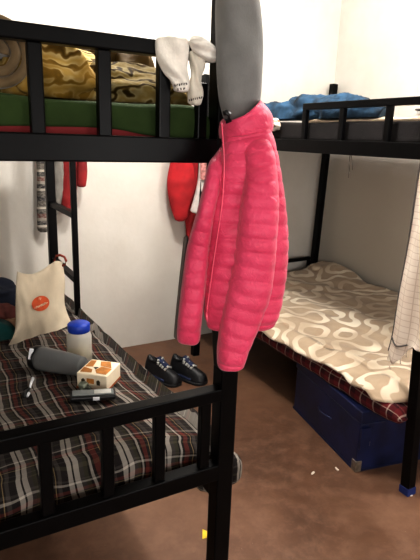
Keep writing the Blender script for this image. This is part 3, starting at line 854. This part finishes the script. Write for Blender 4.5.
shoe('black lace-up shoe on the floor under the jacket, with its toe nearer the steel post', (1.395, 2.495), (1.275, 2.72), 2)

# ------------------------------------------------------------------ clothes hung on the back wall
def hang(name, label, cat, rows, m, uvm=None, seed=0, D=None, nail=None, **kw):
    t = thing(name, label, cat, atD(rows[0][0], rows[0][1], rows[0][3]))
    cloth_tube('cloth', rows, m, t, nr=30, n=24, wr=.010, seed=seed, **kw)
    return t
YC = YW-.055
def wrow(u, v, w, dp=.03, y=YC): return (u, v, w, D_at(u, v, y), dp)
hang('scarf', 'grey fair isle knitted scarf hanging on the wall, leftmost garment behind the ladder', 'scarf',
     [wrow(44, 128, 6, .02), wrow(44, 150, 7.5), wrow(44, 180, 7), wrow(43.5, 210, 6.5), wrow(43.5, 232, 5.8, .02)], 'scarf', seed=1)
hang('shirt', 'grey shirt hanging between the fair isle scarf and the dark red top', 'shirt',
     [wrow(58, 128, 5, .02), wrow(58, 160, 6), wrow(58.5, 185, 6), wrow(57, 200, 5), wrow(54, 216, 3, .015)], 'greycloth', seed=2)
tr = hang('top', 'dark red top hanging on the back wall behind the ladder', 'top',
     [wrow(68, 126, 7, .02, YC-.02), wrow(69, 150, 8, .03, YC-.02), wrow(69, 180, 8.5, .03, YC-.02), wrow(68, 200, 7, .03, YC-.02), wrow(67, 214, 6, .02, YC-.02)], 'darkred', seed=3)
cloth_tube('sleeve', [wrow(76, 130, 4, .02, YC-.05), wrow(80, 150, 5, .03, YC-.05), wrow(82, 172, 5.2, .03, YC-.05), wrow(81, 187, 4.5, .02, YC-.05)], 'darkred', tr, nr=22, n=18, wr=.006, seed=4)
ts = hang('shirt', 'bright red shirt with a pale trim hanging on the wall behind the jacket', 'shirt',
     [wrow(198, 135, 12, .02), wrow(197, 160, 14, .03), wrow(197, 190, 13, .035), wrow(196, 220, 11, .035), wrow(193, 250, 6, .03), wrow(192, 262, 5, .02)], 'redcloth', seed=6)
cloth_tube('sleeve', [wrow(182, 140, 8, .03, YC-.06), wrow(181.5, 163, 11.5, .04, YC-.06), wrow(181.5, 178, 14.2, .045, YC-.06), wrow(181, 190, 13.8, .045, YC-.06), wrow(180, 205, 10, .04, YC-.06), wrow(181.5, 221, 5.8, .03, YC-.06)], 'redcloth', ts, nr=26, n=22, wr=.010, seed=7)
q = cloth_tube('trim_band', [wrow(203.5, 156, 4.4, .015, YC-.12), wrow(202, 180, 4.4, .02, YC-.12), wrow(198, 200, 4.8, .02, YC-.12), wrow(194, 213, 4.6, .012, YC-.12)], 'paleband', ts, nr=22, n=14, wr=.003, seed=8)
q['label'] = 'pale grey-white trim'
q = cloth_tube('trim_band', [wrow(204, 150, 3.6, .012, YC-.15), wrow(203.6, 166, 3.2, .014, YC-.15), wrow(203, 180, 2.6, .01, YC-.15)], 'pinkband', ts, nr=16, n=12, wr=.003, seed=9)
q['label'] = 'pale pink trim'

# ------------------------------------------------------------------ right upper bunk
rm_ = rounded_block('mattress', RX+.02, RX+W-.06, RY+.14, RY+L-.05, ZB+.052, 1.542, 'darkmat', bev=.018, seed=3)
tag(rm_, 'dark brown mattress on the upper right bunk', 'mattress')
P = []
for i in range(31):
    row = []
    for j in range(25):
        x = lerp(RX+.035, RX+.9, j/24); y = lerp(1.40, 2.12, i/30)
        row.append(V((x, y, 1.550+.008*noise.noise(V((x*7, y*7, 0)))-.012*max(0, 1-j/2))))
    P.append(row)
tag(grid_obj('bed_sheet', P, 'beige_sheet', solid=.012), 'beige sheet spread on the dark upper right mattress', 'sheet')
bc = thing('cloth_heap', 'blue cloth heaped along the upper right bunk', 'cloth', (1.85, 2.3, 1.55))
for cx_, cy_, a, b, c, s in ((1.80, 1.98, .075, .17, .072, 1), (1.82, 2.24, .09, .2, .078, 2), (1.78, 2.48, .085, .22, .062, 3), (1.77, 1.80, .05, .13, .05, 4), (1.745, 2.66, .05, .14, .030, 5)):
    bundle('fold', (cx_, cy_, 1.555+c*.45), (a, b, c), 'denim', bc, amp=.3, freq=(14, 9, 16), seed=s+20, zmin=1.556)
hk = at(271, 124.5, 'x', RX-.012)
tag(bundle('handkerchief', hk, (.035, .06, .032), 'hanky', None, amp=.4, freq=(22, 22, 22), seed=5, nu=32, nv=18), 'white and brown spotted cloth on the mattress corner beside the pink collar', 'cloth')
cs_ = at(412, 117, 'x', RX+.10)
sc_ = thing('flat_case', 'flat silver-grey case on the beige sheet at the right edge', 'case', cs_)
o = obj('case_body', box_bm(RX+.07, RX+.32, 1.22, 1.50, 1.562, 1.578, .004), 'silver', sc_, False)
o = obj('case_lid', box_bm(RX+.066, RX+.324, 1.216, 1.504, 1.579, 1.586, .003), 'hemgrey', sc_, False)
cdp = [at(350.5, y, 'x', RX-.012) for y in (150, 158, 168, 178)]
cdt = thing('cord', 'thin dark cord dangling under the upper right bunk', 'cord', cdp[0])
pipe('strand', [p_+V((0, .004*k, 0)) for k, p_ in enumerate(cdp)], .0018, 'cord', cdt, 5)
pipe('strand', [at(u, y, 'x', RX-.012) for u, y in ((350.5, 150), (352, 160), (352.5, 170))], .0015, 'cord', cdt, 5)
pipe('strand', [at(u, y, 'x', RX-.012) for u, y in ((350.5, 150), (349.4, 160), (350, 172))], .0015, 'cord', cdt, 5)

# ------------------------------------------------------------------ right lower bunk
MX0, MX1, MY0, MY1 = RX-.045, RX+W-.02, RY+.035, RY+L-.06
P, UVS = [], []
for i in range(61):
    row, ur = [], []
    y = lerp(MY0, MY1, i/60)
    sagn = .03*math.exp(-((y-MY0)/.35)**2)
    for j in range(41):
        s = j/40
        if s < .45:      # the exposed left side, bulging
            a = s/.45*PI; x = MX0+.045-.045*math.sin(a); z = .352-.048*math.cos(a)
        else:
            x = lerp(MX0+.045, MX1, (s-.45)/.55); z = .400
        z += .008*noise.noise(V((x*5, y*6, 0)))-sagn*.6
        if i < 5: z = lerp(.345, z, math.sqrt(1-(1-i/5)**2))
        if s < .45: x += .012*noise.noise(V((y*7, z*9, 2)))
        row.append(V((x, y, z))); ur.append((y, s*.45 if s < .45 else .2+x-MX0))
    P.append(row); UVS.append(ur)
o = grid_obj('mattress', P, 'plaid_red', uv=UVS, solid=.006)
tag(o, 'thin red tartan mattress on the lower right bunk', 'mattress')
# blanket: left edge hangs down the side
P, UVS = [], []
edge_px = [(262, 352), (285, 357), (315, 375), (340, 388), (365, 397)]
for i in range(91):
    row, ur = [], []
    t = i/90; y = lerp(MY0-.03, RY+L-.065, t)
    for j in range(71):
        s = j/70
        x = lerp(MX0-.022, MX1+.045, s)
        drop = max(0, (.06-s)/.06)
        z = .438+.026*noise.noise(V((x*3, y*2.4, 1)))+.022*noise.noise(V((x*7, y*5, 5)))+.008*noise.noise(V((x*16, y*11, 2)))+.010*(1-abs(noise.noise(V((x*5+y*2.5, y*1.6, 8))))*2.5)
        z += .055*math.exp(-((s-1)/.10)**2)*(.6+.8*noise.noise(V((y*3, 0, 3)))) + .05*math.exp(-((x-2.72)/.14)**2-((y-2.9)/.25)**2)
        z += .02*math.exp(-((t-1)/.06)**2)
        hem = .028+.035*noise.noise(V((y*3.1, 0, 6)))+.05*t
        if s < .09:
            a = (1-s/.09); z -= hem*a**1.3; x += .02*(1-a)-.014*math.sin(a*PI)+.01*noise.noise(V((y*9, a, 0)))
        if t < .06: z -= .04*(1-t/.06)**2; 
        yy = y+.02*noise.noise(V((x*4, 0, 9)))*(1-t)
        # the near left corner is pulled back
        yy += .18*max(0, 1-s/.22)**2*max(0, 1-t/.2)**1
        row.append(V((x, yy, z))); ur.append((x+.02*noise.noise(V((x*3, y*3, 3)))+z*.6, y))
    P.append(row); UVS.append(ur)
o = grid_obj('blanket', P, 'ribbon', uv=UVS, solid=.012)
tag(o, 'beige blanket with white curling ribbon pattern on the lower right bunk', 'blanket')
tag(bundle('folded_cloth', at(316, 268, 'y', 3.0)+V((0, 0, .005)), (.055, .035, .02), 'beige_sheet', None, rot=.7, amp=.15, freq=(12, 12, 12), seed=8, nu=30, nv=16), 'small pale folded cloth lying at the head of the ribbon blanket', 'cloth')

# ------------------------------------------------------------------ checked cloth hanging at the right edge
hc = thing('checked_cloth', 'ivory windowpane-checked cloth hanging from the right bunk at the frame edge', 'cloth', (RX-.05, 1.2, 1.39))
lpx = [(421, 160), (418, 176), (411, 220), (405, 250), (398, 290), (392, 330), (387, 351)]
P, UVS = [], []
for i in range(49):
    s = i/48*6; u, v = interp(lpx, s); l = at(u, v, 'x', RX-.05)
    row, ur = [], []
    wid_ = .30+.02*i/48
    for j in range(33):
        f = j/32
        y = l.y-f*wid_; x = RX-.05+.012*math.sin(f*17+i*.05)*(.4+.6*i/48)+.008*noise.noise(V((f*5, i*.06, 0)))-.03*f
        z = l.z
        low = i/48
        if low > .8: z += (low-.8)/.2*(-.035*math.sin(min(1, f/.32)*PI)*1 + .07*min(1, max(0, f-.16)/.24))
        row.append(V((x, y, z))); ur.append((f*wid_, z))
    P.append(row); UVS.append(ur)
grid_obj('cloth', P, 'check', hc, uv=UVS, solid=.003)
pipe('edge_binding', [p_[0] for p_ in P], .0042, 'hemgrey', hc, 6)['label'] = 'dark grey bound edge of the cloth'
bmx = [P[42][j]+V((-.004, 0, -.001*j)) for j in range(0, 10)]
pipe('hem_stripe', bmx, .0034, 'hemgrey', hc, 6)
for j in (1, 4, 8, 10): 
    e0 = P[48][j]; pipe('fringe', [e0, e0+V((0, .004, -.018)), e0+V((0, 0, -.03))], .0022, 'check', hc, 5)

# ------------------------------------------------------------------ tin trunk under the right bunk
t0 = at(355, 472, 'z', 0); ang = math.radians(-10)
tx = V((math.cos(ang), math.sin(ang), 0)); ty = V((-math.sin(ang), math.cos(ang), 0))
TL, TW_, TH = .80, .60, .305
tk = thing('trunk', 'navy blue tin trunk with a steel corner pushed under the right bunk', 'trunk', t0)
def tbox(a0, a1, b0, b1, c0, c1):
    bm = bmesh.new(); vs = [bm.verts.new(t0+tx*a+ty*b+V((0, 0, c))) for a in (a0, a1) for b in (b0, b1) for c in (c0, c1)]
    for f in ((0, 1, 3, 2), (4, 6, 7, 5), (0, 4, 5, 1), (2, 3, 7, 6), (0, 2, 6, 4), (1, 5, 7, 3)): bm.faces.new([vs[i] for i in f])
    return bm
o = obj('trunk_body', tbox(0, TL, 0, TW_, .002, .245), 'navy', tk, False); mod_bevel(o, .008)
o = obj('trunk_lid', tbox(-.004, TL+.004, -.004, TW_+.004, .247, TH), 'navy', tk, False); mod_bevel(o, .006)
o = obj('edge_trim', tbox(-.003, TL+.003, -.003, TW_+.003, .0, .012), 'navy_edge', tk, False)
o = obj('corner_guard', tbox(-.005, .028, -.005, .030, 0, .055), 'steel', tk, False); mod_bevel(o, .003); o['label'] = 'worn steel corner guard'
o = obj('clasp', tbox(.04, .055, -.010, -.002, .13, .155), 'steel', tk, False); mod_bevel(o, .003)
o = obj('corner_guard', tbox(.0, .05, -.012, -.003, .12, .225), 'navy_edge', tk, False)
hb_ = [t0+ty*b+tx*(-.006-.016*math.sin(PI*k/6))+V((0, 0, .15)) for k, b in enumerate([.22+.02*i for i in range(7)])]
pipe('handle', hb_, .004, 'navy_edge', tk, 6)

# ------------------------------------------------------------------ scraps on the floor
s0 = at(207, 535, 'z', 0)
P = [[s0+V((-.026, -.012, .002)), s0+V((-.008, .022, .012))], [s0+V((.006, -.016, .003)), s0+V((.012, .006, .004))]]
tag(grid_obj('plastic_scrap', P, 'yellow', solid=.0015, smooth=False), 'yellow plastic scrap on the floor behind the left post', 'scrap')
for k, (u, v, lab) in enumerate(((313, 473, 'white paper fleck on the floor left of the trunk corner, farther from it'), (337, 469, 'white paper fleck on the floor right beside the trunk corner'), (410, 495, 'pale crumbs on the floor at the blue foot of the right bunk'))):
    c = at(u, v, 'z', .003)
    tag(bundle('paper_fleck', c, (.012, .005, .003), 'paper', None, rot=.4+k, amp=.5, freq=(90, 90, 90), seed=k, nu=16, nv=10), lab, 'paper')

# ------------------------------------------------------------------ light
def area(name, loc, target, size, power, col=(1, 1, 1)):
    l = bpy.data.lights.new(name, 'AREA'); l.shape = 'DISK'; l.size = size; l.energy = power; l.color = col
    o = bpy.data.objects.new(name, l); COL.objects.link(o); o.location = loc
    o.rotation_euler = (V(target)-V(loc)).to_track_quat('-Z', 'Y').to_euler(); return o
def bulb(name, loc, power, rad=.08, col=(1, 1, 1)):
    l = bpy.data.lights.new(name, 'POINT'); l.energy = power; l.shadow_soft_size = rad; l.color = col
    o = bpy.data.objects.new(name, l); COL.objects.link(o); o.location = loc; return o
bulb('ceiling_bulb_and_fill', (.98, 1.9, 2.62), 125, .10, (1, .98, .95))
bulb('ceiling_bulb_and_fill', (2.05, 1.1, 2.6), 90, .10, (1, .98, .96))  # added unseen lamp that whitens the upper right wall
area('doorway_and_fill', (-.5, -1.5, 1.35), (1.7, 2.0, .9), 1.1, 38, (1, .97, .94))
area('doorway_and_fill', (1.25, -1.5, 1.35), (2.8, 2.2, .9), 1.0, 26, (1, .98, .96))  # added fill lamp to brighten the shaded wall under the right bunk
w = bpy.data.worlds.new('world'); SC.world = w; w.use_nodes = True
w.node_tree.nodes['Background'].inputs[0].default_value = (.9, .92, 1, 1)
w.node_tree.nodes['Background'].inputs[1].default_value = .3
SC.view_settings.view_transform = 'Standard'
SC.view_settings.look = 'None'
SC.view_settings.exposure = .0
SC.view_settings.gamma = .8
